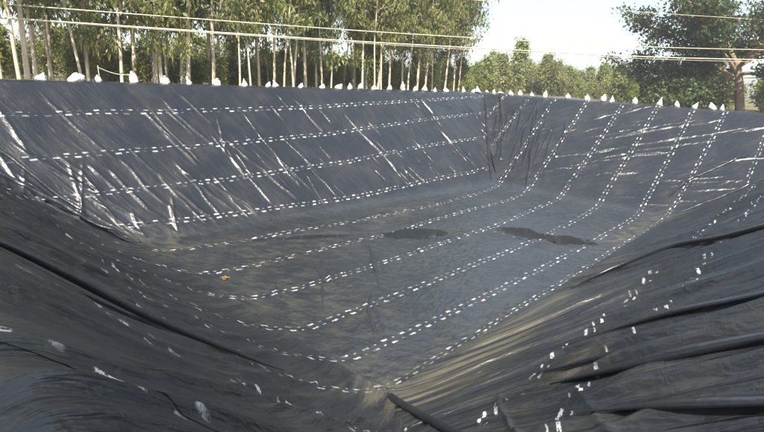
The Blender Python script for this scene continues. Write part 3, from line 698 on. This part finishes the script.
for i in range(54):
    az = math.radians(58.5 + 24 * ((i * .618) % 1)); dd = 82 + 50 * ((i * .37 + .1) % 1)
    FARP.append((dd * math.sin(az), dd * math.cos(az), (.55 + .5 * rt.random()) * dd / 105, i % 2 if i % 5 else 2))
for i, (x, y, sc, k) in enumerate(FARP): place('young_tree', FART, k, x, y, sc, rt.uniform(0, 6.28), M_FAR, M_BARK2)
# the broad dark tree beyond the right bank
def make_broad(seed):
    rg = np.random.default_rng(seed); wood = []; cl = []
    st, rad = limb((0, 0, -.4), (-.03, .22, 1), 4.4, .62, rg, 8, .05, .03); rad = np.linspace(.34, .24, len(rad)); wood.append(tube(st, rad, 12)); top = st[-1]
    mains = []
    for a, el, L, r, z0 in ((100, .75, 8.5, .34, 2.6), (75, .35, 8.2, .30, 3.4), (120, 1.2, 8, .30, 4.2), (20, .8, 7, .28, 4.0), (-60, .6, 7.5, .3, 3.6), (200, .7, 7.5, .3, 3.8), (250, .4, 7.5, .26, 3.2), (110, .1, 8.2, .2, 2.0), (140, .0, 7.5, .18, 1.8), (85, .05, 7.5, .18, 1.7), (170, .1, 7, .18, 2.0), (150, .45, 8.0, .3, 3.0), (310, 1.0, 7, .28, 4.3), (60, 1.4, 8.5, .28, 4.4)):
        a = math.radians(a); k = min(int((z0 + .4) / 4.4 * 8), 7)
        b, br = limb(st[k], (math.cos(a), math.sin(a), el), L, r * .5, rg, 10, -.02, .13); wood.append(tube(b, br, 8)); mains.append(b)
        for j in range(3, 11):
            for q in range(3):
                a2 = rg.uniform(0, 6.28); c, cr = limb(b[j], (math.cos(a2), math.sin(a2), rg.uniform(-.2, .9)), rg.uniform(1.2, 2.8), .07, rg, 6, .0, .15); wood.append(tube(c, cr, 5))
                cl += [p + rg.normal(0, .15, 3) for p in c[2:]]
    cl = np.array(cl); cl = cl[~((cl[:, 0] < .5) & (np.abs(cl[:, 1] - .3) < 1.3) & (cl[:, 2] > 1.5) & (cl[:, 2] < 6.0))]; n = 60000; idx = rg.integers(0, len(cl), n); C = cl[idx] + rg.normal(0, .36, (n, 3)) * np.array([1, 1, .6])
    return np_mesh('trunk', *merge(wood)), np_mesh('crown', *leaf_cards(C, .22, .25, rg, .32), False)
tm, cm = make_broad(77)
bt = empty('broad_tree', (70.0, 9.2, -.8)); bt.scale = (1.5, 1.5, 1.45); link('trunk', tm, M_LIMB, bt); link('crown', cm, M_DARK, bt)
tag(bt, 'broad dark green tree with forked brown trunk beyond the right crest', 'tree')
tm2, cm2 = make_broad(81)
bt2 = empty('broad_tree', (84, -3.5, -.8)); bt2.rotation_euler.z = 2; link('trunk', tm2, M_BARK2, bt2); link('crown', cm2, M_DARK, bt2)
tag(bt2, 'dense dark tree behind the forked tree, at the right edge', 'tree')
for i, (x, y, sc) in enumerate(((66, 15.5, .55), (68, 12.2, .5), (63, 19.0, .45), (66.5, 6.5, .45), (70, 4.5, .5), (84, 6.5, .9), (80, 2.5, .85), (88, 2.0, 1.0), (90, 8.5, 1.1), (77, 5.7, 1.15), (82, 5.0, 1.35), (86, 9.0, 1.4), (79, 7.4, 1.1))):
    place('crest_bush', BUSH, i, x, y, sc, i, M_DARK if i != 3 else M_SHRUB, M_BARK2)
# labels: which one, counted from the left as seen from the pond
def azim(o): return math.atan2(o.location.x, o.location.y)
TXT = {'eucalyptus_tree': ('slender pale-trunked eucalyptus behind the far crest, %s from the left', 'tree', 'eucalyptus plantation'),
       'understorey_shrub': ('leafy green shrub among the eucalyptus trunks, %s from the left', 'shrub', 'shrubs under the eucalyptus'),
       'young_tree': ('yellow-green young tree on the far skyline, %s from the left', 'tree', 'young trees in the distance'),
       'crest_bush': ('low bush below the broad dark tree, %s from the left', 'bush', 'bushes below the broad tree')}
for kind, (lb, cat, grp) in TXT.items():
    os_ = sorted([o for k, o in placed if k == kind], key=azim)
    for i, o in enumerate(os_): tag(o, lb % ordinal(i + 1), cat, grp)
# dry grass along the foot of the bank
rg = np.random.default_rng(44); n = 26000
x = rg.uniform(-4, 62, n); y = 26.9 + rg.random(n) ** 1.4 * 9; k = rg.random(n) < .25
x[k] = 43.8 + rg.random(k.sum()) ** 1.3 * 10; y[k] = rg.uniform(-6, 27, k.sum())
h = rg.uniform(.25, .8, n) * (.5 + fbm(x * .5, y * .5, 5)); a = rg.uniform(0, 6.28, n); l = rg.normal(0, .22, (n, 2))
b0 = np.column_stack([x - .03 * np.cos(a), y - .03 * np.sin(a), np.full(n, -.85)]); b1 = np.column_stack([x + .03 * np.cos(a), y + .03 * np.sin(a), np.full(n, -.85)])
tp = np.column_stack([x + l[:, 0], y + l[:, 1], -.85 + h])
V = np.stack([b0, b1, tp], 1).reshape(-1, 3); F = np.arange(3 * n).reshape(n, 3)
tag(link('dry_grass', np_mesh('dry_grass', V, F, False), M_GRASS), 'rough dry grass growing behind the pond crest', 'grass', kind='stuff')

# ------------------------------------------------------------------ hazy air
me = bpy.data.meshes.new('haze'); hx0, hx1, hy0, hy1, hz0, hz1 = -60, 230, -60, 160, -8.5, 26
me.from_pydata([(x, y, z) for x in (hx0, hx1) for y in (hy0, hy1) for z in (hz0, hz1)], [], [(0, 1, 3, 2), (4, 6, 7, 5), (0, 4, 5, 1), (2, 3, 7, 6), (0, 2, 6, 4), (1, 5, 7, 3)])
hm = bpy.data.materials.new('hazy_air'); hm.use_nodes = True; hn = hm.node_tree.nodes; hn.clear()
pv = hn.new('ShaderNodeVolumePrincipled'); pv.inputs['Color'].default_value = (.93, .95, 1, 1); pv.inputs['Density'].default_value = .0010; pv.inputs['Anisotropy'].default_value = .2
ho = hn.new('ShaderNodeOutputMaterial'); hm.node_tree.links.new(pv.outputs[0], ho.inputs['Volume'])
tag(link('haze', me, hm), 'thin pale haze filling the air over the pond', 'haze', kind='stuff')
